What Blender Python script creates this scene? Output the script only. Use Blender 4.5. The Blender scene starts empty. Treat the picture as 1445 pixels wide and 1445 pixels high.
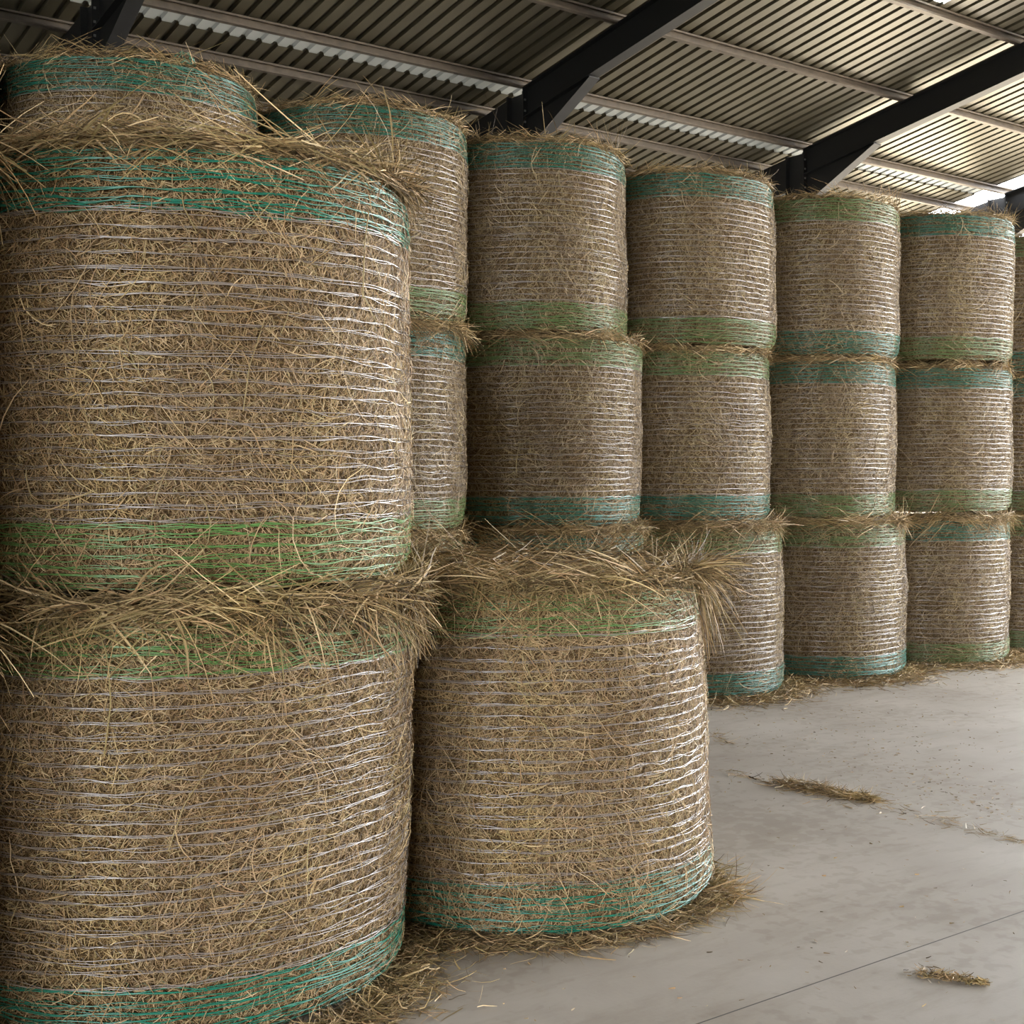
import bpy, math, numpy as np
PI = math.pi
C = bpy.context.scene.collection
TH = 0.929                                   # angle between the rows of bales and the view
RNG = np.random.default_rng(11)

# ------------------------------------------------------------------ helpers
def raw_mesh(name, V, Q, mat_idx=None, smooth=None, tris=None):
    """V (n,3); Q (m,4) quads; tris (k,3)"""
    me = bpy.data.meshes.new(name)
    nq = len(Q); nt = 0 if tris is None else len(tris)
    me.vertices.add(len(V)); me.vertices.foreach_set('co', np.asarray(V, np.float32).ravel())
    li = np.asarray(Q, np.int32).ravel()
    ls = np.arange(nq) * 4
    if nt:
        li = np.concatenate([li, np.asarray(tris, np.int32).ravel()])
        ls = np.concatenate([ls, nq * 4 + np.arange(nt) * 3])
    me.loops.add(len(li)); me.loops.foreach_set('vertex_index', li.astype(np.int32))
    me.polygons.add(nq + nt); me.polygons.foreach_set('loop_start', ls.astype(np.int32))
    if mat_idx is not None: me.polygons.foreach_set('material_index', np.asarray(mat_idx, np.int32))
    if smooth is not None: me.polygons.foreach_set('use_smooth', np.broadcast_to(smooth, nq + nt).astype(bool).copy())
    me.update(); me.validate()
    return me

def link(name, me, mats, parent=None, loc=(0, 0, 0)):
    o = bpy.data.objects.new(name, me); C.objects.link(o)
    for m in (mats if isinstance(mats, (list, tuple)) else [mats]):
        if len(me.materials) < (len(mats) if isinstance(mats, (list, tuple)) else 1): me.materials.append(m)
    o.location = loc
    if parent: o.parent = parent
    return o

def tag(o, label=None, cat=None, group=None, kind=None):
    if label: o['label'] = label
    if cat: o['category'] = cat
    if group: o['group'] = group
    if kind: o['kind'] = kind
    return o

class Geo:
    """collects vertices and quads"""
    def __init__(s): s.V = []; s.Q = []; s.M = []; s.S = []; s.n = 0
    def add(s, V, Q, m=0, smooth=False):
        V = np.asarray(V, float).reshape(-1, 3); Q = np.asarray(Q, int).reshape(-1, 4)
        s.V.append(V); s.Q.append(Q + s.n); s.M.append(np.full(len(Q), m)); s.S.append(np.full(len(Q), smooth)); s.n += len(V)
        return s
    def box(s, a, b, m=0):
        x0, y0, z0 = a; x1, y1, z1 = b
        V = [(x0,y0,z0),(x1,y0,z0),(x1,y1,z0),(x0,y1,z0),(x0,y0,z1),(x1,y0,z1),(x1,y1,z1),(x0,y1,z1)]
        return s.add(V, [(0,3,2,1),(4,5,6,7),(0,1,5,4),(1,2,6,5),(2,3,7,6),(3,0,4,7)], m)
    def prism(s, P, d, m=0):
        """quad profile P (4 points) swept by the vector d"""
        P = np.asarray(P, float); V = np.vstack([P, P + np.asarray(d, float)])
        return s.add(V, [(3,2,1,0),(4,5,6,7),(0,1,5,4),(1,2,6,5),(2,3,7,6),(3,0,4,7)], m)
    def ribbons(s, P, W, width, m=0):
        """P (N,K,3) centre lines; W (N,K,3) unit side vectors; width (N,K)"""
        N, K, _ = P.shape
        V = np.stack([P - W * width[..., None] / 2, P + W * width[..., None] / 2], 2).reshape(-1, 3)
        base = (np.arange(N) * K * 2)[:, None] + (np.arange(K - 1) * 2)[None, :]
        Q = np.stack([base, base + 2, base + 3, base + 1], -1).reshape(-1, 4)
        return s.add(V, Q, m)
    def tubes(s, P, rad, sides=3, closed=False, m=0, up=(0, 0, 1)):
        """P (N,K,3); rad scalar or (N,K)"""
        N, K, _ = P.shape
        if closed: T = np.roll(P, -1, 1) - np.roll(P, 1, 1)
        else: T = np.gradient(P, axis=1)
        T /= np.linalg.norm(T, axis=-1, keepdims=True) + 1e-9
        u = np.broadcast_to(np.asarray(up, float), T.shape)
        A = np.cross(T, u); n = np.linalg.norm(A, axis=-1, keepdims=True)
        A = np.where(n < .05, np.cross(T, [1., 0.1, 0]), A); A /= np.linalg.norm(A, axis=-1, keepdims=True) + 1e-9
        B = np.cross(T, A)
        r = np.broadcast_to(np.asarray(rad, float), (N, K))[..., None]
        rings = [P + r * (A * math.cos(2 * PI * k / sides) + B * math.sin(2 * PI * k / sides)) for k in range(sides)]
        V = np.stack(rings, 2).reshape(-1, 3)
        kk = np.arange(K if closed else K - 1)
        i0 = (np.arange(N) * K * sides)[:, None, None] + (kk * sides)[None, :, None] + np.arange(sides)[None, None, :]
        i1 = (np.arange(N) * K * sides)[:, None, None] + (((kk + 1) % K) * sides)[None, :, None] + np.arange(sides)[None, None, :]
        sh = (np.arange(sides) + 1) % sides
        i0n = (np.arange(N) * K * sides)[:, None, None] + (kk * sides)[None, :, None] + sh[None, None, :]
        i1n = (np.arange(N) * K * sides)[:, None, None] + (((kk + 1) % K) * sides)[None, :, None] + sh[None, None, :]
        Q = np.stack([i0, i1, i1n, i0n], -1).reshape(-1, 4)
        return s.add(V, Q, m, True)
    def mesh(s, name):
        return raw_mesh(name, np.vstack(s.V), np.vstack(s.Q), np.concatenate(s.M), np.concatenate(s.S))

def srgb(r, g, b):
    f = lambda c: (c / 255 / 12.92) if c <= 10 else ((c / 255 + .055) / 1.055) ** 2.4
    return (f(r), f(g), f(b), 1)

# ------------------------------------------------------------------ materials
def newmat(name):
    m = bpy.data.materials.new(name); m.use_nodes = True
    nt = m.node_tree; b = nt.nodes['Principled BSDF']
    return m, nt, b
def N(nt, t, **kw):
    n = nt.nodes.new(t)
    for k, v in kw.items():
        if k.startswith('i_'): n.inputs[k[2:].replace('_', ' ')].default_value = v
        else: setattr(n, k, v)
    return n
def ramp(nt, stops, interp='LINEAR'):
    r = nt.nodes.new('ShaderNodeValToRGB'); e = r.color_ramp.elements
    r.color_ramp.interpolation = interp
    while len(e) < len(stops): e.new(.5)
    for el, (p, c) in zip(e, stops): el.position = p; el.color = c
    return r

def straw_material(name, stops, tint_obj=True, scale=1.0):
    m, nt, b = newmat(name); L = nt.links.new
    g = N(nt, 'ShaderNodeNewGeometry')
    r = ramp(nt, stops); L(g.outputs['Random Per Island'], r.inputs[0])
    tc = N(nt, 'ShaderNodeTexCoord')
    n1 = N(nt, 'ShaderNodeTexNoise'); n1.inputs['Scale'].default_value = 3.2; n1.inputs['Detail'].default_value = 4
    L(tc.outputs['Object'], n1.inputs['Vector'])
    r2 = ramp(nt, [(.3, (.74, .69, .62, 1)), (.5, (1, 1, 1, 1)), (.7, (1.12, 1.13, .98, 1))])
    L(n1.outputs['Fac'], r2.inputs[0])
    mx = N(nt, 'ShaderNodeMix', data_type='RGBA', blend_type='MULTIPLY'); mx.inputs[0].default_value = 1
    L(r.outputs[0], mx.inputs[6]); L(r2.outputs[0], mx.inputs[7])
    L(mx.outputs[2], b.inputs['Base Color'])
    b.inputs['Roughness'].default_value = .55
    b.inputs['Specular IOR Level'].default_value = .3
    return m

STRAW = straw_material('hay_straw', [
    (0.0, srgb(86, 68, 47)), (.14, srgb(127, 102, 72)), (.32, srgb(163, 135, 99)), (.5, srgb(181, 153, 114)),
    (.66, srgb(158, 143, 103)), (.78, srgb(199, 173, 131)), (.9, srgb(162, 127, 92)), (1.0, srgb(218, 194, 152))])
STRAW_FAR = straw_material('hay_straw_far_shaded', [  # dimmer light on the far bales put into a darker, greyer straw
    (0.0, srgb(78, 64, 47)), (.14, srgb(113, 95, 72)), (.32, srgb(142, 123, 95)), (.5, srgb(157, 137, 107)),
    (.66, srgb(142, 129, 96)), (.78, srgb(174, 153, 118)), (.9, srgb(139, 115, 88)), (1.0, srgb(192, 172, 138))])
FRINGE = straw_material('loose_hay_straw', [
    (0.0, srgb(66, 53, 36)), (.15, srgb(106, 88, 60)), (.35, srgb(158, 134, 96)), (.55, srgb(142, 127, 86)),
    (.72, srgb(192, 166, 122)), (.88, srgb(166, 132, 94)), (1.0, srgb(234, 208, 164))])

def core_material():
    m, nt, b = newmat('packed_hay'); L = nt.links.new
    tc = N(nt, 'ShaderNodeTexCoord')
    acc = None
    for i, (rx, rz, sx) in enumerate([(0.3, .2, 1), (1.2, 1.1, 1), (2.2, 2.4, 1)]):
        mp = N(nt, 'ShaderNodeMapping'); mp.inputs['Rotation'].default_value = (rx, rz * .7, rz)
        mp.inputs['Scale'].default_value = (22, 260, 200)
        L(tc.outputs['Object'], mp.inputs['Vector'])
        n = N(nt, 'ShaderNodeTexNoise'); n.inputs['Scale'].default_value = 1; n.inputs['Detail'].default_value = 2
        L(mp.outputs[0], n.inputs['Vector'])
        if acc is None: acc = n.outputs['Fac']
        else:
            mm = N(nt, 'ShaderNodeMath', operation='MAXIMUM'); L(acc, mm.inputs[0]); L(n.outputs['Fac'], mm.inputs[1]); acc = mm.outputs[0]
    r = ramp(nt, [(.45, srgb(58, 44, 28)), (.6, srgb(100, 80, 52)), (.72, srgb(140, 116, 78))])  # dark browns carry the shade in the gaps between straws
    L(acc, r.inputs[0]); L(r.outputs[0], b.inputs['Base Color'])
    bp = N(nt, 'ShaderNodeBump'); bp.inputs['Strength'].default_value = .8; bp.inputs['Distance'].default_value = .006
    L(acc, bp.inputs['Height']); L(bp.outputs[0], b.inputs['Normal'])
    b.inputs['Roughness'].default_value = .8; b.inputs['Specular IOR Level'].default_value = .15
    return m
CORE = core_material()

def net_material(name, col, coat, rough, spec):
    m, nt, b = newmat(name)
    b.inputs['Base Color'].default_value = col
    b.inputs['Roughness'].default_value = rough
    b.inputs['IOR'].default_value = 1.5
    b.inputs['Specular IOR Level'].default_value = spec
    b.inputs['Coat Weight'].default_value = coat; b.inputs['Coat Roughness'].default_value = .15; b.inputs['Coat IOR'].default_value = 1.7
    return m
NET = net_material('clear_net_thread', srgb(154, 142, 132), 1, .2, 1.0)
TEAL = net_material('teal_net_thread', srgb(26, 126, 102), .5, .3, .7)
GREEN = net_material('green_net_thread', srgb(100, 142, 76), .5, .3, .7)

TEAL_F = net_material('muted_teal_net_thread', srgb(38, 112, 94), .4, .35, .6)  # less saturated teal and green for the edge bands of far bales
GREEN_F = net_material('muted_green_net_thread', srgb(98, 124, 72), .4, .35, .6)

def steel(name, col, rough=.5, metal=0.0, noise=.15, scale=6):
    m, nt, b = newmat(name); L = nt.links.new
    tc = N(nt, 'ShaderNodeTexCoord'); n = N(nt, 'ShaderNodeTexNoise'); n.inputs['Scale'].default_value = scale; n.inputs['Detail'].default_value = 6
    L(tc.outputs['Object'], n.inputs['Vector'])
    c = col
    r = ramp(nt, [(.3, (c[0] * (1 - noise), c[1] * (1 - noise), c[2] * (1 - noise), 1)), (.7, (c[0] * (1 + noise), c[1] * (1 + noise), c[2] * (1 + noise), 1))])
    L(n.outputs['Fac'], r.inputs[0]); L(r.outputs[0], b.inputs['Base Color'])
    b.inputs['Roughness'].default_value = rough; b.inputs['Metallic'].default_value = metal
    return m
BLACK = steel('black_painted_steel', srgb(24, 24, 26), .6)
GALV = steel('galvanised_purlin_steel', srgb(84, 75, 66), .5, .3, .25, 9)
SHEET = steel('roof_sheet_metal', srgb(82, 77, 63), .4, .35, .08, 2)
BOLT = steel('zinc_bolt', srgb(150, 150, 150), .4, .8)
WALLM = steel('wall_sheet_metal', srgb(120, 116, 106), .6, .2, .1, 3)

def translucent_sheet():
    m, nt, b = newmat('translucent_roof_sheet'); L = nt.links.new
    out = nt.nodes['Material Output']
    tr = N(nt, 'ShaderNodeBsdfTranslucent'); tr.inputs[0].default_value = (TRC, TRC * .99, TRC * .93, 1)
    b.inputs['Base Color'].default_value = (.6, .64, .64, 1); b.inputs['Roughness'].default_value = .3
    tp = N(nt, 'ShaderNodeBsdfTransparent'); tp.inputs[0].default_value = (.9, .93, .93, 1)
    m1 = N(nt, 'ShaderNodeMixShader'); m1.inputs[0].default_value = .55
    L(b.outputs[0], m1.inputs[1]); L(tr.outputs[0], m1.inputs[2])
    m2 = N(nt, 'ShaderNodeMixShader'); m2.inputs[0].default_value = TRANSP
    L(m1.outputs[0], m2.inputs[1]); L(tp.outputs[0], m2.inputs[2])
    L(m2.outputs[0], out.inputs[0])
    return m
TRANSP = 0.0; TRC = .13
CLEAR_OLD = translucent_sheet()
TRANSP = .5; TRC = .7
CLEAR = translucent_sheet(); CLEAR.name = 'clear_roof_sheet'

def floor_material():
    m, nt, b = newmat('power_floated_concrete'); L = nt.links.new
    tc = N(nt, 'ShaderNodeTexCoord')
    n1 = N(nt, 'ShaderNodeTexNoise'); n1.inputs['Scale'].default_value = .9; n1.inputs['Detail'].default_value = 7; n1.inputs['Roughness'].default_value = .6
    L(tc.outputs['Object'], n1.inputs['Vector'])
    base = ramp(nt, [(.3, srgb(158, 149, 138)), (.5, srgb(171, 163, 152)), (.7, srgb(184, 177, 167))])
    L(n1.outputs['Fac'], base.inputs[0])
    # damp blotches
    n2 = N(nt, 'ShaderNodeTexNoise'); n2.inputs['Scale'].default_value = 15; n2.inputs['Detail'].default_value = 2
    L(tc.outputs['Object'], n2.inputs['Vector'])
    n3 = N(nt, 'ShaderNodeTexNoise'); n3.inputs['Scale'].default_value = .8; n3.inputs['Detail'].default_value = 2
    L(tc.outputs['Object'], n3.inputs['Vector'])
    a = N(nt, 'ShaderNodeMath', operation='MULTIPLY'); L(n2.outputs['Fac'], a.inputs[0]); L(n3.outputs['Fac'], a.inputs[1])
    rs = ramp(nt, [(.27, (0, 0, 0, 1)), (.32, (1, 1, 1, 1))]); L(a.outputs[0], rs.inputs[0])
    mx = N(nt, 'ShaderNodeMix', data_type='RGBA', blend_type='MULTIPLY')
    sc = N(nt, 'ShaderNodeMath', operation='MULTIPLY'); sc.inputs[1].default_value = .4; L(rs.outputs[0], sc.inputs[0])
    L(sc.outputs[0], mx.inputs[0]); L(base.outputs[0], mx.inputs[6]); mx.inputs[7].default_value = (.74, .70, .66, 1)
    # hay dust smears stretched along the rows
    mp = N(nt, 'ShaderNodeMapping'); mp.inputs['Scale'].default_value = (1.4, 5, 1); mp.inputs['Rotation'].default_value = (0, 0, .35)
    L(tc.outputs['Object'], mp.inputs['Vector'])
    n4 = N(nt, 'ShaderNodeTexNoise'); n4.inputs['Scale'].default_value = 1.3; n4.inputs['Detail'].default_value = 8; n4.inputs['Roughness'].default_value = .7
    L(mp.outputs[0], n4.inputs['Vector'])
    r4 = ramp(nt, [(.5, (0, 0, 0, 1)), (.75, (1, 1, 1, 1))]); L(n4.outputs['Fac'], r4.inputs[0])
    s4 = N(nt, 'ShaderNodeMath', operation='MULTIPLY'); s4.inputs[1].default_value = .45; L(r4.outputs[0], s4.inputs[0])
    mx2 = N(nt, 'ShaderNodeMix', data_type='RGBA', blend_type='MIX'); L(s4.outputs[0], mx2.inputs[0]); L(mx.outputs[2], mx2.inputs[6]); mx2.inputs[7].default_value = srgb(132, 120, 103)
    # saw-cut joint running along the barn
    sx = N(nt, 'ShaderNodeSeparateXYZ'); L(tc.outputs['Object'], sx.inputs[0])
    d = N(nt, 'ShaderNodeMath', operation='SUBTRACT'); L(sx.outputs['Y'], d.inputs[0]); d.inputs[1].default_value = 2.75
    ab = N(nt, 'ShaderNodeMath', operation='ABSOLUTE'); L(d.outputs[0], ab.inputs[0])
    lt = N(nt, 'ShaderNodeMath', operation='LESS_THAN'); L(ab.outputs[0], lt.inputs[0]); lt.inputs[1].default_value = .0028
    mx3 = N(nt, 'ShaderNodeMix', data_type='RGBA', blend_type='MIX'); L(lt.outputs[0], mx3.inputs[0]); L(mx2.outputs[2], mx3.inputs[6]); mx3.inputs[7].default_value = srgb(88, 84, 80)
    L(mx3.outputs[2], b.inputs['Base Color'])
    nb = N(nt, 'ShaderNodeTexNoise'); nb.inputs['Scale'].default_value = 60; nb.inputs['Detail'].default_value = 4
    L(tc.outputs['Object'], nb.inputs['Vector'])
    bp = N(nt, 'ShaderNodeBump'); bp.inputs['Strength'].default_value = .12; bp.inputs['Distance'].default_value = .004
    L(nb.outputs['Fac'], bp.inputs['Height']); L(bp.outputs[0], b.inputs['Normal'])
    b.inputs['Roughness'].default_value = .62; b.inputs['Specular IOR Level'].default_value = .3
    return m
CONCRETE = floor_material()
m, nt, b = newmat('pale_gravel_yard'); b.inputs['Base Color'].default_value = srgb(200, 190, 170); b.inputs['Roughness'].default_value = .9
n = N(nt, 'ShaderNodeTexNoise'); n.inputs['Scale'].default_value = 2; r = ramp(nt, [(.3, srgb(190, 176, 148)), (.7, srgb(216, 204, 178))])
nt.links.new(n.outputs['Fac'], r.inputs[0]); nt.links.new(r.outputs[0], b.inputs['Base Color']); YARD = m
m, nt, b = newmat('added_dark_ground'); b.inputs['Base Color'].default_value = srgb(70, 78, 50); b.inputs['Roughness'].default_value = .9; DARK_GROUND = m  # unseen ground, added dark so little light bounces up to the roof

# ------------------------------------------------------------------ the barn
VC = 12.5                                      # line of the columns
G1, G2, U1 = 67 * .184, 69 * .184, 103 * .184
US = [0.349 * VC - 0.402 * VC * 2, 0.349 * VC - 0.402 * VC, 0.349 * VC, 0.756 * VC, 1.148 * VC, 19.2]
SL = .178
def zt(v): return 6.1 + SL * (VC - v) if v > -1 else 6.1 + SL * (VC + 1) + SL * (v + 1)    # top of the rafters; ridge at v = -1
U0, V0, V1 = -12.0, -15.0, 14.6
PITCH = .184

def slab(name, a, b, mat, label):
    o = link(name, Geo().box(a, b).mesh(name), mat); tag(o, label, kind='structure'); return o
slab('floor', (U0 - 3, V0 - 1, -.3), (26, V1 + 1, 0), CONCRETE, 'grey concrete floor of the barn with a saw cut joint')
slab('ground', (10, -60, -.5), (120, 80, -.31), YARD, 'pale yard outside the barn')
slab('ground', (-90, -60, -.5), (10, 80, -.31), DARK_GROUND, 'unseen dark ground added outside the gable to cut bounce light')
slab('wall_back', (U0, V1, 0), (U1, V1 + .06, zt(V1) + .12), WALLM, 'metal clad wall behind the tall bales')
g = Geo(); g.box((U0, V0, 0), (U1 - 4, V0 + .06, zt(V0) + .1))
o = link('wall_front', g.mesh('wall_front'), WALLM); tag(o, 'metal clad wall behind the viewer', kind='structure')
g = Geo()
for (v0, v1, zb_) in ((1.5, V1, 0), (V0, 1.5, 5.6)):
    for i in range(12):
        a0 = v0 + (v1 - v0) * i / 12; a1 = v0 + (v1 - v0) * (i + 1) / 12
        g.add([(U0, a0, zb_), (U0, a1, zb_), (U0, a1, zt(a1) + .13), (U0, a0, zt(a0) + .13),
               (U0 - .06, a0, zb_), (U0 - .06, a1, zb_), (U0 - .06, a1, zt(a1) + .13), (U0 - .06, a0, zt(a0) + .13)],
              [(0, 1, 2, 3), (7, 6, 5, 4), (0, 3, 7, 4), (1, 5, 6, 2), (3, 2, 6, 7)])
o = link('wall_left', g.mesh('wall_left'), WALLM); tag(o, 'metal clad gable wall with a wide doorway', kind='structure')

def sheet(name, u0, u1, v0, v1, mat, dz=0., label='', kind='structure', thick=.002):
    """box-rib sheet from v0 to v1 running down the slope"""
    prof = [(0, 0), (.118, 0), (.132, .036), (.170, .036)]
    us, zs = [], []
    k0 = int(math.floor(u0 / PITCH)); k1 = int(math.ceil(u1 / PITCH))
    for k in range(k0, k1 + 1):
        for du, dh in prof: us.append(k * PITCH + du); zs.append(dh)
    us = np.array(us); zs = np.array(zs); keep = (us >= u0 - 1e-4) & (us <= u1 + 1e-4); us, zs = us[keep], zs[keep]
    n = len(us); V = []
    for layer in (0, thick):
        for v in (v0, v1):
            V.append(np.stack([us, np.full(n, v), zs + zt(v) + .108 + dz + layer], 1))
    V = np.vstack(V); i = np.arange(n - 1)
    Q = [np.stack([i, i + n, i + n + 1, i + 1], 1), np.stack([i + 2 * n, i + 2 * n + 1, i + 3 * n + 1, i + 3 * n], 1),
         np.stack([i, i + 1, i + 2 * n + 1, i + 2 * n], 1), np.stack([i + n, i + 3 * n, i + 3 * n + 1, i + n + 1], 1)]
    g = Geo(); g.add(V, np.vstack(Q)); o = link(name, g.mesh(name), mat); tag(o, label, kind=kind); return o
LAP = 12.77
sheet('ceiling', U0, G1, -1, LAP - .33, SHEET, 0, 'ribbed metal roof sheeting above the bales')
sheet('ceiling', G1, G2, 8.95, LAP - .33, SHEET, 0, 'ribbed metal roof sheeting above the bales')
sheet('ceiling', G2, U1, -1, LAP - .33, SHEET, 0, 'ribbed metal roof sheeting above the bales')
sheet('ceiling', U0, U1, LAP, V1 + .5, SHEET, -.008, 'ribbed metal roof sheeting over the eave')
sheet('ceiling', U0, U1, V0 - .4, -1, SHEET, 0, 'ribbed metal roof sheeting of the front slope')
sheet('window_1', U0, U1, LAP - .37, LAP + .3, CLEAR_OLD, .012, 'translucent ribbed strip between two purlins')
sheet('window_2', G1, G2, 4.2, 8.97, CLEAR, 0, 'clear ribbed roof light sheet')

# purlins: C sections running along the barn
PV = [14.1, 13.2, 12.39, 10.72, 9.06] + [9.06 - 1.63 * k for k in range(1, 7)]
for i, v in enumerate(PV):
    g = Geo(); z0 = zt(v); ue = US[-1] + .4
    ys = .065
    g.box((U0, v, z0 + .003), (ue, v + .004, z0 + .105))                # web
    g.box((U0, v - ys, z0 + .003), (ue, v, z0 + .007)); g.box((U0, v - ys, z0 + .101), (ue, v, z0 + .105))
    g.box((U0, v - ys, z0 + .007), (ue, v - ys + .004, z0 + .024)); g.box((U0, v - ys, z0 + .084), (ue, v - ys + .004, z0 + .101))
    o = link('roof_purlin', g.mesh('roof_purlin'), GALV)
    tag(o, 'galvanised steel roof purlin running along the barn', kind='structure', group='roof purlins')

# portal frames
for i, u in enumerate(US):
    t = bpy.data.objects.new('steel_frame', None); C.objects.link(t); t.location = (u, VC, 0)
    tag(t, 'black steel portal frame with haunched rafter', kind='structure', group='black portal frames')
    HW = .075
    cz = zt(VC)
    g = Geo()
    g.box((-HW, -.16, 0), (HW, -.148, cz - .02)); g.box((-HW, .148, 0), (HW, .16, cz - .02)); g.box((-.005, -.148, 0), (.005, .148, cz - .02))
    link('column', g.mesh('column'), BLACK, t)
    # rafter up the slope to the ridge
    D = .36
    def seg(g, va, vb, da, db, za=0, zb=0):
        # I section between va and vb with depth da..db below the rafter top
        for (x0, x1, t0, t1) in ((-HW, HW, 0, .012), (-.005, .005, .012, None), (-HW, HW, None, 0)):
            za_, zb_ = zt(va), zt(vb)
            if t1 is None: a = (.0, da - .0); P = [(x0, va - VC, za_ - .012), (x1, va - VC, za_ - .012), (x1, va - VC, za_ - da + .012), (x0, va - VC, za_ - da + .012)]; Q = [(x0, vb - VC, zb_ - .012), (x1, vb - VC, zb_ - .012), (x1, vb - VC, zb_ - db + .012), (x0, vb - VC, zb_ - db + .012)]
            elif t0 is None: P = [(x0, va - VC, za_ - da + .012), (x1, va - VC, za_ - da + .012), (x1, va - VC, za_ - da), (x0, va - VC, za_ - da)]; Q = [(x0, vb - VC, zb_ - db + .012), (x1, vb - VC, zb_ - db + .012), (x1, vb - VC, zb_ - db), (x0, vb - VC, zb_ - db)]
            else: P = [(x0, va - VC, za_), (x1, va - VC, za_), (x1, va - VC, za_ - .012), (x0, va - VC, za_ - .012)]; Q = [(x0, vb - VC, zb_), (x1, vb - VC, zb_), (x1, vb - VC, zb_ - .012), (x0, vb - VC, zb_ - .012)]
            g.add(P + Q, [(0, 1, 2, 3), (7, 6, 5, 4), (0, 4, 5, 1), (1, 5, 6, 2), (2, 6, 7, 3), (3, 7, 4, 0)])
    g = Geo(); seg(g, VC - .16, -1, D, D); link('rafter', g.mesh('rafter'), BLACK, t)
    g = Geo(); seg(g, -1, V0, D, D); link('rafter', g.mesh('rafter'), BLACK, t)
    g = Geo()
    z0, z1 = zt(VC - .17), zt(VC - 1.35)
    g.prism([(-.005, -.17, z0 - D), (.005, -.17, z0 - D), (.005, -.17, z0 - D - .42), (-.005, -.17, z0 - D - .42)], (0, 0, 0)) if False else None
    P = [(-.005, -.17, z0 - D), (.005, -.17, z0 - D), (.005, -.17, z0 - D - .42), (-.005, -.17, z0 - D - .42)]
    Q = [(-.005, -1.35, z1 - D), (.005, -1.35, z1 - D), (.005, -1.35, z1 - D - .01), (-.005, -1.35, z1 - D - .01)]
    g.add(P + Q, [(0, 1, 2, 3), (7, 6, 5, 4), (0, 4, 5, 1), (1, 5, 6, 2), (2, 6, 7, 3), (3, 7, 4, 0)])
    P = [(-HW, -.17, z0 - D - .42), (HW, -.17, z0 - D - .42), (HW, -.17, z0 - D - .434), (-HW, -.17, z0 - D - .434)]
    Q = [(-HW, -1.37, z1 - D - .01), (HW, -1.37, z1 - D - .01), (HW, -1.37, z1 - D - .024), (-HW, -1.37, z1 - D - .024)]
    g.add(P + Q, [(0, 1, 2, 3), (7, 6, 5, 4), (0, 4, 5, 1), (1, 5, 6, 2), (2, 6, 7, 3), (3, 7, 4, 0)])
    g.box((-HW, -.172, z0 - D - .43), (HW, -.16, z0 - .0))
    link('haunch', g.mesh('haunch'), BLACK, t)
    g = Geo()
    a, b_ = zt(VC + .16), zt(V1 - .1)
    P = [(-.04, .16, a - .02), (.04, .16, a - .02), (.04, .16, a - .5), (-.04, .16, a - .5)]
    Q = [(-.04, V1 - .1 - VC, b_ - .0), (.04, V1 - .1 - VC, b_ - .0), (.04, V1 - .1 - VC, b_ - .2), (-.04, V1 - .1 - VC, b_ - .2)]
    g.add(P + Q, [(0, 1, 2, 3), (7, 6, 5, 4), (0, 4, 5, 1), (1, 5, 6, 2), (2, 6, 7, 3), (3, 7, 4, 0)])
    link('eave_bracket', g.mesh('eave_bracket'), BLACK, t)
    for k in range(6):
        for sx in (-.05, .05):
            g = Geo(); zz = cz - .12 - k * .13
            g.box((sx - .011, -.182, zz - .011), (sx + .011, -.172, zz + .011))
            link('bolt', g.mesh('bolt'), BOLT, t)

# ------------------------------------------------------------------ hay bales
R0 = .715; HB = 1.25
def wob(rng, n, amp, kmin=2, kmax=9):
    """n smooth periodic wobbles: returns f(phi) -> (n,len)"""
    k = rng.integers(kmin, kmax + 1, (n, 5)); a = rng.normal(0, amp / 2, (n, 5)); p = rng.uniform(0, 2 * PI, (n, 5))
    return lambda phi: (a[..., None] * np.sin(k[..., None] * phi[None, None, :] + p[..., None])).sum(1)

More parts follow.
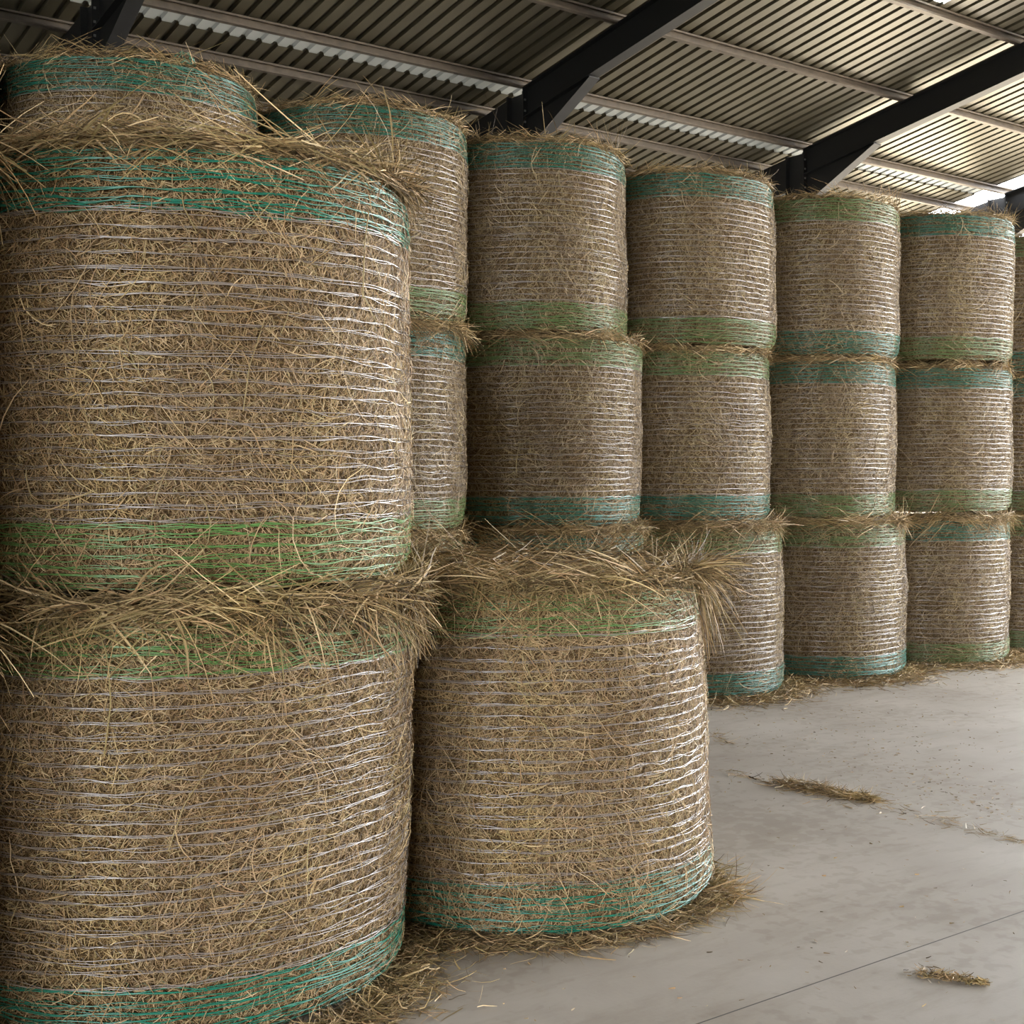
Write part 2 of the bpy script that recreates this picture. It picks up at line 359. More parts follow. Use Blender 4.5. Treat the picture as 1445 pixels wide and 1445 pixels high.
def bale_parts(seed, nstraw, K, wstraw, pitch=.038, detail=1.0, shear=(0, 0), taper=0., crease=None,
               hz=HB, net_r=.0011, nthread=3, mat_straw=None, band_top=.185, band_bot=.185, lob=.008, bulge=.0035, bp_=.027, bzig=1, zigr=.0006, fluff=.3, lenk=.0085, nlong=1500, longk=.022):
    rng = np.random.default_rng(seed)
    kl = rng.integers(2, 6, 4); al = rng.normal(0, lob * .55, 4); pl = rng.uniform(0, 2 * PI, 4); zl = rng.uniform(-2, 2, 4)
    zb, ztp = .012, hz - .02
    def surf(phi, z):
        r = R0 + taper * (z / hz - .5)
        for k, a, p, q in zip(kl, al, pl, zl): r = r + a * np.sin(k * phi + p + q * z)
        r = r + .012 * np.sin(PI * np.clip(z / hz, 0, 1)) - .008
        e = np.minimum(np.clip(z - zb, 0, 1), np.clip(ztp - z, 0, 1))
        r = r - .045 * np.clip(1 - e / .075, 0, 1) ** 2
        r = r + bulge * np.sqrt(np.abs(np.sin(PI * (z - .02) / pitch))) - bulge * .5 - .005
        r = r + .007 * np.sin(phi * 2 + 5.1 * z + pl[0]) * np.sin(3.3 * z + pl[1]) + .004 * np.sin(phi * 5 + pl[2]) * np.sin(11 * z + pl[3])
        if crease: r = r - .02 * np.exp(-((z - crease) / .018) ** 2)
        return r
    def xyz(phi, z, dr=0.):
        r = surf(phi, z) + dr
        return np.stack([r * np.cos(phi) + shear[0] * z, r * np.sin(phi) + shear[1] * z, z + 0 * phi], -1)
    # --- packed core
    nph, nz = 96, 66
    ph = np.linspace(0, 2 * PI, nph, endpoint=False); zz = np.linspace(zb, ztp, nz)
    P, Z = np.meshgrid(ph, zz, indexing='xy')
    V = xyz(P.ravel(), Z.ravel(), -.010 - .004 * rng.random(P.size)).reshape(nz, nph, 3)
    g = Geo(); i, j = np.meshgrid(np.arange(nz - 1), np.arange(nph), indexing='ij')
    Q = np.stack([i * nph + j, i * nph + (j + 1) % nph, (i + 1) * nph + (j + 1) % nph, (i + 1) * nph + j], -1)
    VV = V.reshape(-1, 3)
    for zi, row in ((ztp, nz - 1), (zb, 0)):                        # end discs, in rings
        rings = [VV[row * nph:(row + 1) * nph]]
        for s_ in (.7, .4, .02):
            c = np.array([shear[0] * zi, shear[1] * zi, zi]); rr = c + (rings[0] - c) * s_; rr[:, 2] = zi + .008 * rng.normal(0, 1, nph) * s_ + (.01 if row else -.004); rings.append(rr)
        base = len(VV) if row else None
        A = np.vstack(rings[1:])
        n0 = g.n
        allr = np.vstack(rings); a, b2 = np.meshgrid(np.arange(3), np.arange(nph), indexing='ij')
        q = np.stack([a * nph + b2, a * nph + (b2 + 1) % nph, (a + 1) * nph + (b2 + 1) % nph, (a + 1) * nph + b2], -1).reshape(-1, 4)
        g.add(allr, q if row else q[:, ::-1], 0, True)
    g.add(VV, Q, 0, True)
    # --- straws lying in the wrapped surface
    n = nstraw
    patch = rng.uniform(0, 2 * PI, 40), rng.uniform(0, hz, 40), rng.normal(0, .9, 40)
    phi = rng.uniform(0, 2 * PI, n); z = rng.uniform(zb + .005, ztp - .003, n)
    d2 = np.full(n, 9.); ang = np.zeros(n)
    for a, b3, c in zip(*patch):
        dd = (np.angle(np.exp(1j * (phi - a))) * R0) ** 2 + (z - b3) ** 2
        w = dd < d2; ang[w] = c; d2[w] = dd[w]
    ang = ang + rng.normal(0, 1.0, n) + (rng.random(n) < .5) * PI
    ln = rng.gamma(2.6, lenk, n) + .014; ln = np.minimum(ln, .15)
    cur = rng.normal(0, 7, n)
    t = np.linspace(-.5, .5, K)[None, :]
    th = ang[:, None] + cur[:, None] * ln[:, None] * t
    dphi = np.cumsum(np.cos(th), 1); dz = np.cumsum(np.sin(th), 1)
    st = ln[:, None] / (K - 1)
    pphi = phi[:, None] + (dphi - dphi[:, K // 2:K // 2 + 1]) * st / R0
    pz = z[:, None] + (dz - dz[:, K // 2:K // 2 + 1]) * st
    pz = np.clip(pz, zb, ztp + .004)
    dep = rng.uniform(-.012, .0025, n) + (rng.random(n) < .07) * rng.uniform(0, .010, n)
    fm = np.zeros(n)
    for q in range(6): fm += np.sin(rng.integers(1, 7) * phi + rng.uniform(0, 6.3)) * np.sin(rng.uniform(2, 12) * z + rng.uniform(0, 6.3))
    fm = np.clip(fm * .5 + .25, 0, 1) * fluff
    dep = np.where(rng.random(n) < fm, rng.uniform(.001, .010, n), dep)
    bow = rng.normal(0, .0025, n)
    dr = dep[:, None] + bow[:, None] * (1 - 4 * t * t) + rng.normal(0, .002, n)[:, None] * t * 2
    Pn = xyz(pphi, pz, dr)
    T = np.gradient(Pn, axis=1); T /= np.linalg.norm(T, axis=-1, keepdims=True) + 1e-9
    nrm = np.stack([np.cos(pphi), np.sin(pphi), 0 * pphi], -1)
    nrm = nrm + rng.normal(0, .38, (n, 1, 3)); W = np.cross(T, nrm); W /= np.linalg.norm(W, axis=-1, keepdims=True) + 1e-9
    wd = (wstraw * rng.uniform(.4, 1.25, n))[:, None] * (1 - .55 * np.abs(t * 2) ** 3)
    g.ribbons(Pn, W, wd, 1)
    if nlong:
        cl = rng.uniform(0, 2 * PI, 46), rng.uniform(.1, hz - .1, 46), rng.uniform(.25, 1.3, 46) * np.where(rng.random(46) < .5, 1, -1)
        c = rng.integers(0, 46, nlong); free = rng.random(nlong) < .45
        phi = np.where(free, rng.uniform(0, 2 * PI, nlong), cl[0][c] + rng.normal(0, .13, nlong)); z = np.where(free, rng.uniform(.05, hz - .05, nlong), cl[1][c] + rng.normal(0, .09, nlong))
        ang = np.where(free, rng.uniform(0, PI, nlong), cl[2][c] + rng.normal(0, .35, nlong)); ln = rng.gamma(5, longk, nlong)
        t = np.linspace(-.5, .5, 6)[None, :]; th = ang[:, None] + rng.normal(0, 3, nlong)[:, None] * ln[:, None] * t * 2
        st = ln[:, None] / 5; pphi = phi[:, None] + (np.cumsum(np.cos(th), 1) - np.cos(th) * 3) * st / R0; pz = np.clip(z[:, None] + (np.cumsum(np.sin(th), 1) - np.sin(th) * 3) * st, .02, hz - .03)
        Pn = xyz(pphi, pz, rng.uniform(.002, .012, nlong)[:, None] + rng.normal(0, .003, (nlong, 6)))
        T = np.gradient(Pn, axis=1); T /= np.linalg.norm(T, axis=-1, keepdims=True) + 1e-9
        W = np.cross(T, np.stack([np.cos(pphi), np.sin(pphi), 0 * pphi], -1) + rng.normal(0, .4, (nlong, 1, 3))); W /= np.linalg.norm(W, axis=-1, keepdims=True) + 1e-9
        g.ribbons(Pn, W, (wstraw * rng.uniform(.6, 1.5, nlong))[:, None] * (1 - .5 * np.abs(t * 2) ** 3), 1)
    hay = g.mesh('hay')
    # --- net threads
    def threads(z0, z1, pit, nth, rad, zj, seg=150, lift=.0050, zig=1, zigrad=.0006, coarse=False):
        g = Geo(); zs = np.arange(z0, z1, pit)
        ph = np.linspace(0, 2 * PI, seg, endpoint=False)
        common = wob(rng, len(zs), .0022, 2, 9)(ph)
        PP, RR = [], []
        for q in range(nth):
            w = wob(rng, len(zs), zj, 3, 26)(ph); off = rng.normal(0, zj * 1.0, len(zs))[:, None]
            dr = lift + wob(rng, len(zs), .0022, 5, 40)(ph)
            Z = np.clip(zs[:, None] + common + w + off, zb + .002, ztp - .002)
            F = np.broadcast_to(ph, Z.shape)
            PP.append(xyz(F, Z, dr)); RR.append(np.broadcast_to(rad * rng.uniform(.6, 1.3, len(zs))[:, None], Z.shape))
        g.tubes(np.concatenate(PP), np.concatenate(RR), 4 if rad > .001 and not coarse else 3, closed=True)
        for q in range(zig):
            m_ = 76 + 7 * q; ph2 = np.linspace(0, 2 * PI, 2 * m_, endpoint=False)
            tri = np.where(np.arange(2 * m_) % 2 == 0, 0., 1.)
            Z = zs[:, None] + pit * tri[None, :] + rng.normal(0, .0035, (len(zs), 2 * m_))
            Z = np.clip(Z, zb + .002, ztp - .002)
            F = ph2[None, :] + rng.uniform(0, 2 * PI, (len(zs), 1)) + rng.normal(0, .012, Z.shape)
            g.tubes(xyz(F, Z, .0028 + rng.normal(0, .0018, Z.shape)), zigrad, 3, closed=True)
        return g
    seg = int(170 * detail)
    net = threads(zb + .035 + band_bot - .03, ztp - band_top + .02, pitch, nthread, net_r, .0038, seg).mesh('net_wrap')
    def band(a, b4): return threads(a, b4, bp_, 3, net_r * 1.15, .0048, seg, zig=bzig, zigrad=zigr).mesh('edge_band')
    top = band(ztp - band_top, ztp - .012); bot = band(zb + .014, zb + band_bot)
    return dict(hay=hay, net=net, top=top, bot=bot, surf=surf, xyz=xyz, rng=rng, ztp=ztp, zb=zb)

def strand_paths(rng, P0, D0, ln, K, droop, curl=.25):
    """stiff strands that start at P0 along D0 and bend down under their weight"""
    n = len(P0); D = D0 / (np.linalg.norm(D0, axis=1, keepdims=True) + 1e-9)
    P = [P0]; st = (ln / (K - 1))[:, None]; dv = (droop * rng.uniform(.1, 1.8, n))[:, None]; bend = rng.normal(0, curl, (n, 3))
    for k in range(K - 1):
        D = D + bend / (K - 1) + np.array([0, 0, -1.]) * dv / (K - 1)
        D /= np.linalg.norm(D, axis=1, keepdims=True)
        P.append(P[-1] + D * st)
    return np.stack(P, 1)

def add_strands(g, rng, P, width, tube_share=.25, m=0):
    width = width * np.clip(np.exp(rng.normal(0, .35, len(P))), .4, 1.6)
    n, K, _ = P.shape; k = int(n * tube_share)
    if k: g.tubes(P[:k], (width[:k] * .42)[:, None] * (1 - .5 * np.linspace(0, 1, K)[None, :] ** 2), 3, m=m)
    if k < n:
        A = P[k:]; T = np.gradient(A, axis=1); T /= np.linalg.norm(T, axis=-1, keepdims=True) + 1e-9
        W = np.cross(T, rng.normal(0, 1, (n - k, 1, 3))); W /= np.linalg.norm(W, axis=-1, keepdims=True) + 1e-9
        g.ribbons(A, W, width[k:, None] * (1 - .6 * np.linspace(0, 1, K)[None, :] ** 2), m)

def fringe(seed, bp, n_mat=3000, out=.05, up=.05, down=.05, n_droop=600, droop_len=.16, clumps=26, wid=.0030,
           tufts=(), n_top=0, crest=(), phi_rng=None, long_lay=.22, top_len=.18):
    """loose hay that pushes out between the end of a bale and the one above"""
    rng = np.random.default_rng(seed); g = Geo(); zt_ = bp['ztp']; xyz = bp['xyz']
    K = 5
    # tangled mat around the rim
    n = n_mat
    phi = rng.uniform(0, 2 * PI, n)
    ck = wob(rng, 1, .5, 2, 11)(np.linspace(0, 2 * PI, 360))[0]; ck = np.clip(.9 + ck, .15, 1.9)
    amp = ck[(phi / (2 * PI) * 360).astype(int) % 360]
    rr = rng.random(n); hh = rng.uniform(-down, up, n) * np.where(rng.random(n) < .5, 1, amp)
    r_out = out * amp * rr * np.clip(1 - np.abs(hh) / (max(up, down) * 2.1), .1, 1)
    P0 = xyz(phi, np.full(n, zt_ - .05), 0.) ; P0[:, 2] = zt_ + hh
    rad = np.stack([np.cos(phi), np.sin(phi), 0 * phi], 1); tan = np.stack([-np.sin(phi), np.cos(phi), 0 * phi], 1)
    inner = -.05 * rng.random(n)
    P0 += rad * (inner + r_out)[:, None]
    s = np.where(rng.random(n) < .5, 1, -1)[:, None]
    lay = wob(rng, 1, .6, 2, 14)(np.linspace(0, 2 * PI, 360))[0][(phi / (2 * PI) * 360).astype(int) % 360]
    D = tan * s + rad * rng.normal(.05, .38, (n, 1)) + np.array([0, 0, 1.]) * (rng.normal(0, .42, (n, 1)) + (lay[:, None] * s * .7))
    ln = rng.gamma(4, long_lay / 5, n) * .8 + .03
    # bend with the rim
    P = [P0]; d = D / np.linalg.norm(D, axis=1, keepdims=True)
    for k in range(K - 1):
        p = P[-1]; c = p.copy(); c[:, 2] = 0; c /= np.linalg.norm(c, axis=1, keepdims=True)
        d = d - c * (ln / (K - 1) / R0 * .9)[:, None] + rng.normal(0, .07, (n, 3)) + np.array([0, 0, -.03])
        d /= np.linalg.norm(d, axis=1, keepdims=True); P.append(p + d * (ln / (K - 1))[:, None])
    add_strands(g, rng, np.stack(P, 1), wid * rng.uniform(.5, 1.2, n), .2)
    # drooping locks, in clumps
    if n_droop:
        cp = rng.uniform(0, 2 * PI, clumps); cw = rng.uniform(.04, .16, clumps); cl = rng.uniform(.5, 1.25, clumps); ct = rng.normal(0, .7, clumps)
        c = rng.integers(0, clumps, n_droop); phi = cp[c] + rng.normal(0, 1, n_droop) * cw[c]
        rad = np.stack([np.cos(phi), np.sin(phi), 0 * phi], 1); tan = np.stack([-np.sin(phi), np.cos(phi), 0 * phi], 1)
        P0 = xyz(phi, np.full(n_droop, zt_ - .05)); P0[:, 2] = zt_ + rng.uniform(-down * .6, up * .8, n_droop); P0 += rad * rng.uniform(-.02, out * .7, n_droop)[:, None]
        D = rad * rng.uniform(.05, .75, (n_droop, 1)) + tan * (ct[c][:, None] * 1.3 + rng.normal(0, .5, (n_droop, 1))) + np.array([0, 0, 1.]) * rng.normal(-.35, .45, (n_droop, 1))
        P = strand_paths(rng, P0, D, droop_len * cl[c] * rng.uniform(.3, 1.3, n_droop), 6, .75, .3)
        add_strands(g, rng, P, wid * rng.uniform(.6, 1.3, n_droop), .6)
    # hay strewn over the top end
    if n_top:
        r = R0 * .95 * np.sqrt(rng.random(n_top)); phi = rng.uniform(0, 2 * PI, n_top); a = rng.uniform(0, 2 * PI, n_top)
        hgt = rng.uniform(0, .03, n_top)
        if len(crest):
            for (cphi, cwid, ch, cr) in crest:
                hgt += ch * np.exp(-(np.angle(np.exp(1j * (phi - cphi))) / cwid) ** 2) * np.clip((r - cr) / .12, 0, 1) * rng.random(n_top)
        P0 = np.stack([r * np.cos(phi), r * np.sin(phi), zt_ + .005 + hgt], 1)
        D = np.stack([np.cos(a), np.sin(a), rng.normal(.0, .09, n_top)], 1)
        P = strand_paths(rng, P0, D, rng.uniform(.05, top_len, n_top), 4, .4, .25)
        rr = np.linalg.norm(P[..., :2], axis=-1); P[..., 2] = np.where(rr < R0, np.maximum(P[..., 2], zt_ + .003), P[..., 2])
        add_strands(g, rng, P, wid * rng.uniform(.5, 1.2, n_top), .2)
    for (tp, tz, cnt, L_, dirr, dirt, dirz, spread, drp, w_) in tufts:
        phi = tp + rng.normal(0, w_, cnt); rad = np.stack([np.cos(phi), np.sin(phi), 0 * phi], 1); tan = np.stack([-np.sin(phi), np.cos(phi), 0 * phi], 1)
        P0 = xyz(phi, np.full(cnt, zt_ - .06)); P0[:, 2] = zt_ + tz + rng.normal(0, .014, cnt); P0 += rad * rng.uniform(-.06, .03, cnt)[:, None]
        D = rad * (dirr + rng.normal(0, spread, (cnt, 1))) + tan * (dirt + rng.normal(0, spread, (cnt, 1))) + np.array([0, 0, 1.]) * (dirz + rng.normal(0, spread, (cnt, 1)))
        P = strand_paths(rng, P0, D, L_ * rng.uniform(.3, 1.15, cnt), 7, drp * .7, .3)
        add_strands(g, rng, P, wid * rng.uniform(.6, 1.35, cnt), .6)
    return g.mesh('hay_fringe')

def make_bale(bp, fr, loc, label, rotz=0, top=TEAL, bot=GREEN, group=None, straw=STRAW, frm=FRINGE):
    t = bpy.data.objects.new('hay_bale', None); C.objects.link(t); t.location = loc; t.rotation_euler = (0, 0, rotz)
    tag(t, label, 'hay bale', group)
    def part(name, me, mats, lab=None):
        o = bpy.data.objects.new(name, me); C.objects.link(o); o.parent = t
        if not me.materials:
            for m_ in mats: me.materials.append(m_)
        for k, m_ in enumerate(mats):
            o.material_slots[k].link = 'OBJECT'; o.material_slots[k].material = m_
        if lab: o['label'] = lab
        return o
    part('hay', bp['hay'], [CORE, straw])
    part('net_wrap', bp['net'], [NET], 'clear net wrap')
    nm = {TEAL_F.name: 'teal edge band of the net', GREEN_F.name: 'green edge band of the net', TEAL.name: 'teal edge band of the net', GREEN.name: 'green edge band of the net'}
    part('edge_band', bp['top'], [top], nm[top.name]); part('edge_band', bp['bot'], [bot], nm[bot.name])
    for f in (fr if isinstance(fr, (list, tuple)) else [fr]):
        if f: part('hay_fringe', f, [frm], 'loose hay sticking out at the end of the bale')
    return t

# positions (rows run along x)
fu, fv = math.sin(TH), math.cos(TH)
def world(cx, cz): return (cx * fu + cz * fv, -cx * fv + cz * fu)
A = world(-1.083, 4.267); B = world(.049, 5.188)
right = np.array([fu, -fv])                     # the camera's right, in the world
def pc(p): return math.atan2(-p[1], -p[0])      # angle from a bale towards the camera
fA, fB = pc(A), pc(B)

bpA1 = bale_parts(1, 92000, 4, .0021, net_r=.0014, fluff=.16, lenk=.0078, nlong=1900, taper=.0, lob=.008)
frA1 = fringe(101, bpA1, 3400, .030, .022, .002, 180, .12, 30, .0036, n_top=2600,
              crest=((fA - .35, .3, .06, .45), (fA + .25, .5, .02, .5), (fA + 1.3, .4, .03, .5)),
              tufts=((fA + 1.25, .01, 100, .14, .7, .7, .2, .5, 1.2, .13), (fA - .3, .03, 60, .16, .3, .9, .3, .4, 1.2, .12)))
bpA0 = bale_parts(2, 92000, 4, .0021, net_r=.0014, fluff=.16, lenk=.0078, nlong=1900, taper=.03, shear=tuple(right * .030), lob=.008)
frA0 = fringe(102, bpA0, 6200, .060, .040, .060, 1300, .19, 34, .0040,
              tufts=((fA + 1.25, -.01, 260, .21, .35, -.1, -.8, .35, 1.6, .16), (fA + .65, .0, 110, .30, .4, 1.0, .0, .35, 1.6, .10),
                     (fA - .1, .0, 60, .34, .4, .6, -.2, .45, 1.4, .3)))
bpB = bale_parts(3, 92000, 4, .0021, net_r=.0014, fluff=.34, lenk=.0085, nlong=4600, taper=-.02, shear=tuple(right * -.024), lob=.009, hz=1.25)
frB = fringe(103, bpB, 5200, .045, .016, .055, 800, .14, 34, .0038, n_top=5200,
             tufts=((fB + 1.30, .005, 260, .22, .9, .1, .05, .33, 1.3, .09), (fB + 1.42, -.01, 130, .33, .45, .3, -.7, .14, 2.2, .06),
                    (fB + .1, .0, 70, .28, .6, .5, -.1, .55, 1.5, .40), (fB - .9, .0, 60, .16, .7, .2, -.3, .4, 1.3, .25)))
skB = None

make_bale(bpA0, frA0, (A[0], A[1], 0), 'lower bale of the nearest two high stack, green band above and teal below', top=GREEN, bot=TEAL)
make_bale(bpA1, frA1, (A[0] + right[0] * .042, A[1] + right[1] * .042, HB + .012), 'large upper bale of the nearest stack, thick teal band along its top', top=TEAL, bot=GREEN)
make_bale(bpB, frB, (B[0], B[1], 0), 'single bale standing on the floor with hay spilling over its open top', top=GREEN, bot=TEAL)

# generic bales for the others: five sets of meshes shared by the copies
GEN = []
for s_ in range(5):
    bp = bale_parts(20 + s_, 36000, 3, .0034, detail=.6, nthread=2, net_r=.0019, bp_=.026, bzig=2, zigr=.0007, bulge=.0045, fluff=.45, lenk=.012, lob=.010, shear=tuple(RNG.normal(0, .012, 2)), taper=RNG.normal(0, .008))
    f1 = fringe(120 + s_, bp, 2600, .030, .020, .018, 160, .09, 20, .0034, n_top=500, long_lay=.16)      # thin seam
    f2 = fringe(140 + s_, bp, 3600, .055, .030, .040, 700, .13, 16, .0034, n_top=500)                     # shaggy seam
    GEN.append((bp, f1, f2, None))
bpC = bale_parts(31, 36000, 3, .0034, detail=.6, crease=.49, nthread=2, net_r=.0019, bp_=.026, bzig=2, zigr=.0007, bulge=.0045, fluff=.45, lenk=.012, lob=.010)
frC = fringe(171, bpC, 3800, .06, .030, .045, 900, .15, 14, .0034)

# the neighbour of the nearest stack, mostly outside the picture
L = (A[0] - 1.425, A[1] - .17)
fl = .1
frL = [fringe(180 + k, GEN[k][0], 4200, .06, .05, .06, 900, .22, 24, .004,
              tufts=((fl, .0, 260, .30, .9, .0, -.25, .38, 1.9, .2), (fl + .35, .0, 160, .28, .8, -.2, -.1, .4, 2.2, .16), (fl - .3, .0, 100, .26, .9, .3, -.2, .4, 2.0, .2))) for k in (0, 1)]
make_bale(GEN[0][0], frL[0], (L[0], L[1], 0), 'lower bale at the left edge of the picture, only its loose hay in view', top=GREEN, bot=TEAL)
make_bale(GEN[1][0], frL[1], (L[0], L[1], HB), 'upper bale at the left edge of the picture, only its drooping hay in view', top=TEAL, bot=GREEN)

def stalk(want, pts, rad=.0016):
    """one long stalk of straw caught in the net, pts = (angle from the camera side, height, lift)"""
    t = next(o for o in bpy.data.objects if o.get('label', '').startswith(want)); f = pc((t.location.x, t.location.y)); bp = BPS[want]
    ph = np.array([p[0] + f for p in pts]); z = np.array([p[1] for p in pts]); d = np.array([p[2] for p in pts])
    P = bp['xyz'](ph, z, d); tt = np.linspace(0, len(pts) - 1, 14)
    P = np.stack([np.interp(tt, np.arange(len(pts)), P[:, i]) for i in range(3)], 1)
    g = Geo(); g.tubes(P[None], rad, 5); link('straw_stalk', g.mesh('straw_stalk'), FRINGE, t)
BPS = {'lower bale of the nearest': bpA0, 'large upper bale': bpA1, 'single bale': bpB}
stalk('large upper bale', [(.78, 1.10, .012), (.75, 1.0, .014), (.74, .84, .012)], .0022)
stalk('large upper bale', [(-.05, 1.22, .02), (-.02, 1.05, .012), (.03, .98, .01)])
stalk('large upper bale', [(.28, .75, .01), (.22, .62, .013), (.2, .5, .01)])
stalk('lower bale of the nearest', [(-.36, 1.24, .05), (-.28, 1.1, .03), (-.27, .98, .014), (-.29, .84, .01)], .002)
stalk('lower bale of the nearest', [(.12, .83, .01), (.0, .7, .014), (-.05, .58, .01)])
stalk('single bale', [(.08, 1.26, .05), (.1, 1.15, .03), (.1, 1.05, .014)], .002)
stalk('single bale', [(-.3, 1.3, .04), (-.2, 1.2, .04), (-.14, 1.13, .03)], .002)
stalk('single bale', [(-.12, .38, .01), (.1, .3, .012), (.3, .34, .01)])
T, G_ = TEAL_F, GREEN_F
c0 = world(-1.0, 8.27)
# stack index: [(level, mesh set, fringe kind, top, bottom, shift to the right)]
STACKS = {
 -2: [(0, 2, 1, G_, T, 0), (1, 3, 1, G_, T, 0), (2, 4, 3, T, G_, -.02)],
 -1: [(0, 0, 1, T, G_, 0), (1, 1, 1, G_, T, 0), (2, 2, 3, T, G_, .0)],
  0: [(0, 3, 2, G_, T, 0), (1, 4, 2, T, G_, 0), (2, 0, 3, T, G_, .0)],
  1: [(0, 1, 2, T, G_, .02), (1, 2, 1, G_, T, .02), (2, 3, 3, T, G_, -.05)],
  2: [(0, 4, 2, G_, T, .02), (1, 0, 1, G_, T, -.08), (2, 1, 3, T, G_, -.05)],
  3: [(0, 2, 2, G_, T, .04), (1, 3, 1, T, G_, -.05), (2, 4, 3, G_, T, -.01)],
  4: [(0, 'C', 2, T, G_, .05), (1, 1, 1, T, G_, .06), (2, 2, 3, T, G_, .07)],
  5: [(0, 3, 1, G_, G_, .06), (1, 4, 1, T, G_, .06), (2, 0, 3, G_, T, .04)],
}
PLACE = {-2: 'stack cut by the left edge', -1: 'first tall stack from the left', 0: 'second tall stack from the left', 1: 'tall stack behind the single bale',
         2: 'fourth tall stack from the left', 3: 'fifth tall stack from the left', 4: 'last whole stack on the right', 5: 'stack cut by the right edge'}
LV = {0: 'bottom bale', 1: 'middle bale', 2: 'top bale'}
CN = {TEAL_F.name: 'teal', GREEN_F.name: 'green'}
SPRIGS = {1: ((1.05, 26, .20, .06), (.1, 14, .18, .25), (-.5, 10, .16, .12)), 0: ((.95, 10, .13, .2),), -1: ((.25, 4, .24, .2), (.75, 18, .10, .2)),
          3: ((1.2, 40, .16, .25), (0, 14, .09, .4)), 2: ((.9, 20, .1, .4), (-.3, 10, .08, .5)), 4: ((1.2, 30, .14, .3), (-.2, 14, .08, .4))}
rng_t = np.random.default_rng(77)
for k, rows in STACKS.items():
    for (lv, gi, fk, tp, bt, dx) in rows:
        u = c0[0] + k * 1.43 + right[0] * dx; v = c0[1] + right[1] * dx
        if gi == 'C': bp, fr = bpC, frC
        else: bp = GEN[gi][0]; fr = GEN[gi][fk]
        rz = (k * 1.9 + lv * 2.6) % (2 * PI)
        if lv == 2:
            f0 = pc((u, v)) - rz
            tf = tuple((f0 + a, .005, n_, L_, .1, rng_t.normal(0, .3), 1.1, .45, .3, w_) for (a, n_, L_, w_) in SPRIGS.get(k, ()))
            fr = fringe(300 + k, bp, 2000, .020, .018, .010, 110, .07, 20, .0034, n_top=1200, tufts=tf, top_len=.10, long_lay=.12)
        lab = '%s of the %s, %s band above, %s below' % (LV[lv], PLACE[k], CN[tp.name], CN[bt.name])
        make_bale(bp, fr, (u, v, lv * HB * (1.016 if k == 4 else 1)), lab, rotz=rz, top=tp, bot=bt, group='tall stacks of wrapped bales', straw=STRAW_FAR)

# the torn, knotted end of the net on the leftmost top bale: one long tangled thread
t = next(o for o in bpy.data.objects if o.get('label', '').startswith('top bale of the first tall stack'))
ph = pc((t.location.x, t.location.y)) + .43 - t.rotation_euler.z; rg = np.random.default_rng(9)
p = np.cumsum(rg.normal(0, .016, (150, 3)), 0); p -= p.mean(0); p *= np.minimum(1, .06 / (np.linalg.norm(p, axis=1, keepdims=True) + 1e-6)) ; p[:, 2] = np.abs(p[:, 2]) * 1.3
k_ = np.ones(3) / 3
p = np.stack([np.convolve(p[:, i], k_, 'valid') for i in range(3)], 1) + np.array([.665 * math.cos(ph), .665 * math.sin(ph), HB - .03])
g = Geo(); g.tubes(p[None], .0022, 4); o = link('net_knot', g.mesh('net_knot'), TEAL, t); o['label'] = 'tangled end of teal net'

# ------------------------------------------------------------------ hay on the floor
def litter(name, pts, seed, lens, wid, label, cat=None, kind=None, heap=.02, mat=FRINGE, flat=.10, group=None):
    rng = np.random.default_rng(seed); n = len(pts); g = Geo()
    a = rng.uniform(0, 2 * PI, n)
    ctr = pts.mean(0)
    P0 = np.stack([pts[:, 0] - ctr[0], pts[:, 1] - ctr[1], .003 + rng.random(n) ** 2 * heap], 1)
    D = np.stack([np.cos(a), np.sin(a), rng.normal(0, flat, n)], 1)
    P = strand_paths(rng, P0, D, lens * rng.uniform(.4, 1.3, n), 4, .1, .5); P[..., 2] = np.maximum(P[..., 2], .002)
    add_strands(g, rng, P, wid * rng.uniform(.5, 1.3, n), .3)
    o = link(name, g.mesh(name), mat, None, (ctr[0], ctr[1], 0)); tag(o, label, cat, group, kind); return o
rng = np.random.default_rng(5)
def ring(c, n, r0, spread, a0=None, a1=None):
    phi = rng.uniform(a0 if a0 is not None else 0, a1 if a1 is not None else 2 * PI, n)
    r = r0 + np.abs(rng.normal(0, spread, n)) - .03
    return np.stack([c[0] + r * np.cos(phi), c[1] + r * np.sin(phi)], 1)
pA = ring(A, 5200, R0, .10, fA - .4, fA + 2.4); pB = ring(B, 4800, R0, .055, fB - 2.2, fB + 1.9)
litter('hay_litter', pA, 51, .10, .0028, 'loose hay trodden round the foot of the nearest stack', 'loose hay', 'stuff', .03)
litter('hay_litter', pB, 52, .10, .0028, 'loose hay strewn round the foot of the single bale', 'loose hay', 'stuff', .03)
pC_ = np.vstack([ring((c0[0] + k * 1.43, c0[1]), 3000, R0, .17, -PI, 0) for k in range(1, 6)])
litter('hay_litter', pC_, 53, .11, .004, 'band of loose hay along the foot of the tall stacks', 'loose hay', 'stuff', .035)
tB = fB + 1.28; e = np.array([B[0] + .76 * math.cos(tB), B[1] + .76 * math.sin(tB)])
litter('hay_litter', e + rng.normal(0, .05, (260, 2)), 54, .16, .003, 'wisp of pale straw at the right foot of the single bale', 'loose hay', 'stuff', .05, flat=.3)
def floor_pt(x, y):
    z = 1869.5 * 1.588 / (y - 670.4); X = (x - 722.5) / 1869.5 * z; return np.array(world(X, z))
def patch(p0, p1, n, s):
    t = rng.random(n)[:, None]; a = floor_pt(*p0); b_ = floor_pt(*p1); return a + (b_ - a) * t + rng.normal(0, 1, (n, 2)) * s * (1.15 - t)
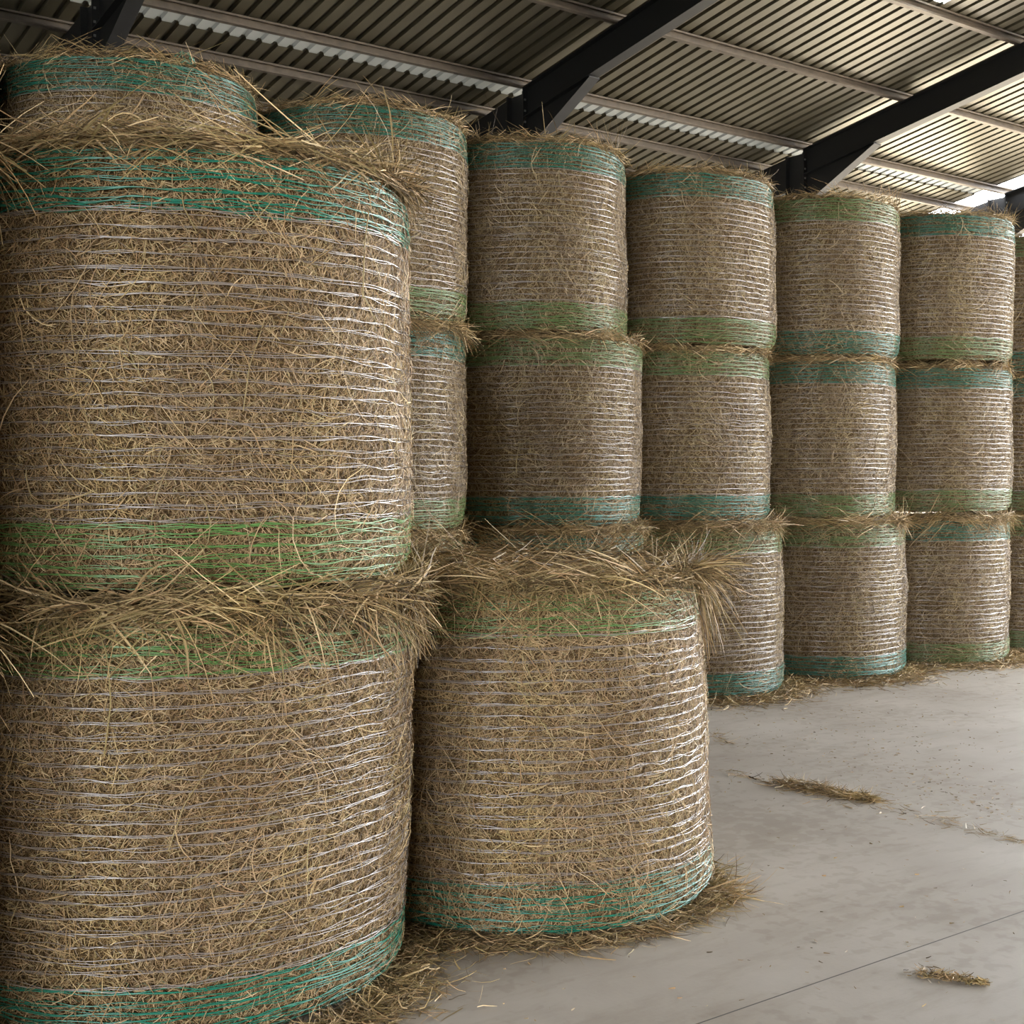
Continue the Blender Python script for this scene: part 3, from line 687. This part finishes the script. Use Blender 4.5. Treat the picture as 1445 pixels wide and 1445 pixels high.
litter('hay_clump', patch((1105, 1106), (1235, 1132), 1500, .045), 55, .08, .003, 'brown clump of hay alone on the open floor', 'hay clump', heap=.022, flat=.03)
litter('hay_clump', patch((1300, 1374), (1392, 1390), 520, .022), 56, .025, .0035, 'small heap of chaff near the lower right corner', 'hay clump', heap=.014)
far = patch((1090, 1000), (1420, 1150), 500, .5)
area = np.stack([rng.uniform(1.5, 9.5, 1500), rng.uniform(1.8, 6.6, 1500)], 1)
litter('hay_litter', np.vstack([far, area]), 57, .018, .0035, 'fine scattered bits of hay over the concrete floor', 'loose hay', 'stuff', .001, flat=.0)
litter('hay_litter', np.vstack([patch((1180, 1120), (1445, 1190), 220, .10), patch((1005, 1035), (1030, 1050), 60, .03), patch((1010, 1085), (1100, 1110), 50, .03)]), 58, .07, .0026, 'thin wisps of hay trailing from the brown clump', 'loose hay', 'stuff', .004, flat=.02)

# ------------------------------------------------------------------ light
w = bpy.data.worlds.new('overcast_sky'); bpy.context.scene.world = w; w.use_nodes = True
bg = w.node_tree.nodes['Background']; bg.inputs[0].default_value = (.93, .96, 1.0, 1); bg.inputs[1].default_value = 16.0
sun = bpy.data.lights.new('sun', 'SUN'); sun.energy = 30; sun.angle = .01; sun.color = (1, .93, .82)
so = bpy.data.objects.new('sun', sun); C.objects.link(so)
from mathutils import Vector, Matrix
so.rotation_euler = Vector((-.25, -.45, -1.0)).to_track_quat('-Z', 'Y').to_euler()
def portal(name, centre, sx, sy, nrm):
    l = bpy.data.lights.new(name, 'AREA'); l.shape = 'RECTANGLE'; l.size = sx; l.size_y = sy; l.cycles.is_portal = True
    o = bpy.data.objects.new(name, l); C.objects.link(o); o.location = centre
    o.rotation_euler = Vector(nrm).to_track_quat('-Z', 'Y').to_euler(); return o
portal('gable_daylight', (U0, -6.75, 2.8), 16.5, 5.6, (1, 0, 0))
portal('yard_daylight', (U1 + 1.5, 0, 4.2), 30, 9, (-1, 0, 0))

cam = bpy.data.cameras.new('camera'); co = bpy.data.objects.new('camera', cam); C.objects.link(co)
cam.sensor_width = 36; cam.lens = 1869.5 / 1445 * 36; cam.shift_y = -(722.5 - 670.4) / 1445
co.location = (0, 0, 1.588); co.rotation_euler = (PI / 2, 0, -(PI / 2 - TH))
cam.clip_end = 300
cam.dof.use_dof = False
sc = bpy.context.scene; sc.camera = co
sc.view_settings.view_transform = 'Standard'; sc.view_settings.look = 'None'; sc.view_settings.gamma = 1
sc.view_settings.exposure = 0.0
sc.cycles.use_denoising = True
sc.cycles.max_bounces = 7; sc.cycles.diffuse_bounces = 5; sc.cycles.transparent_max_bounces = 12
sc.cycles.sample_clamp_indirect = 12
sc.cycles.use_fast_gi = False
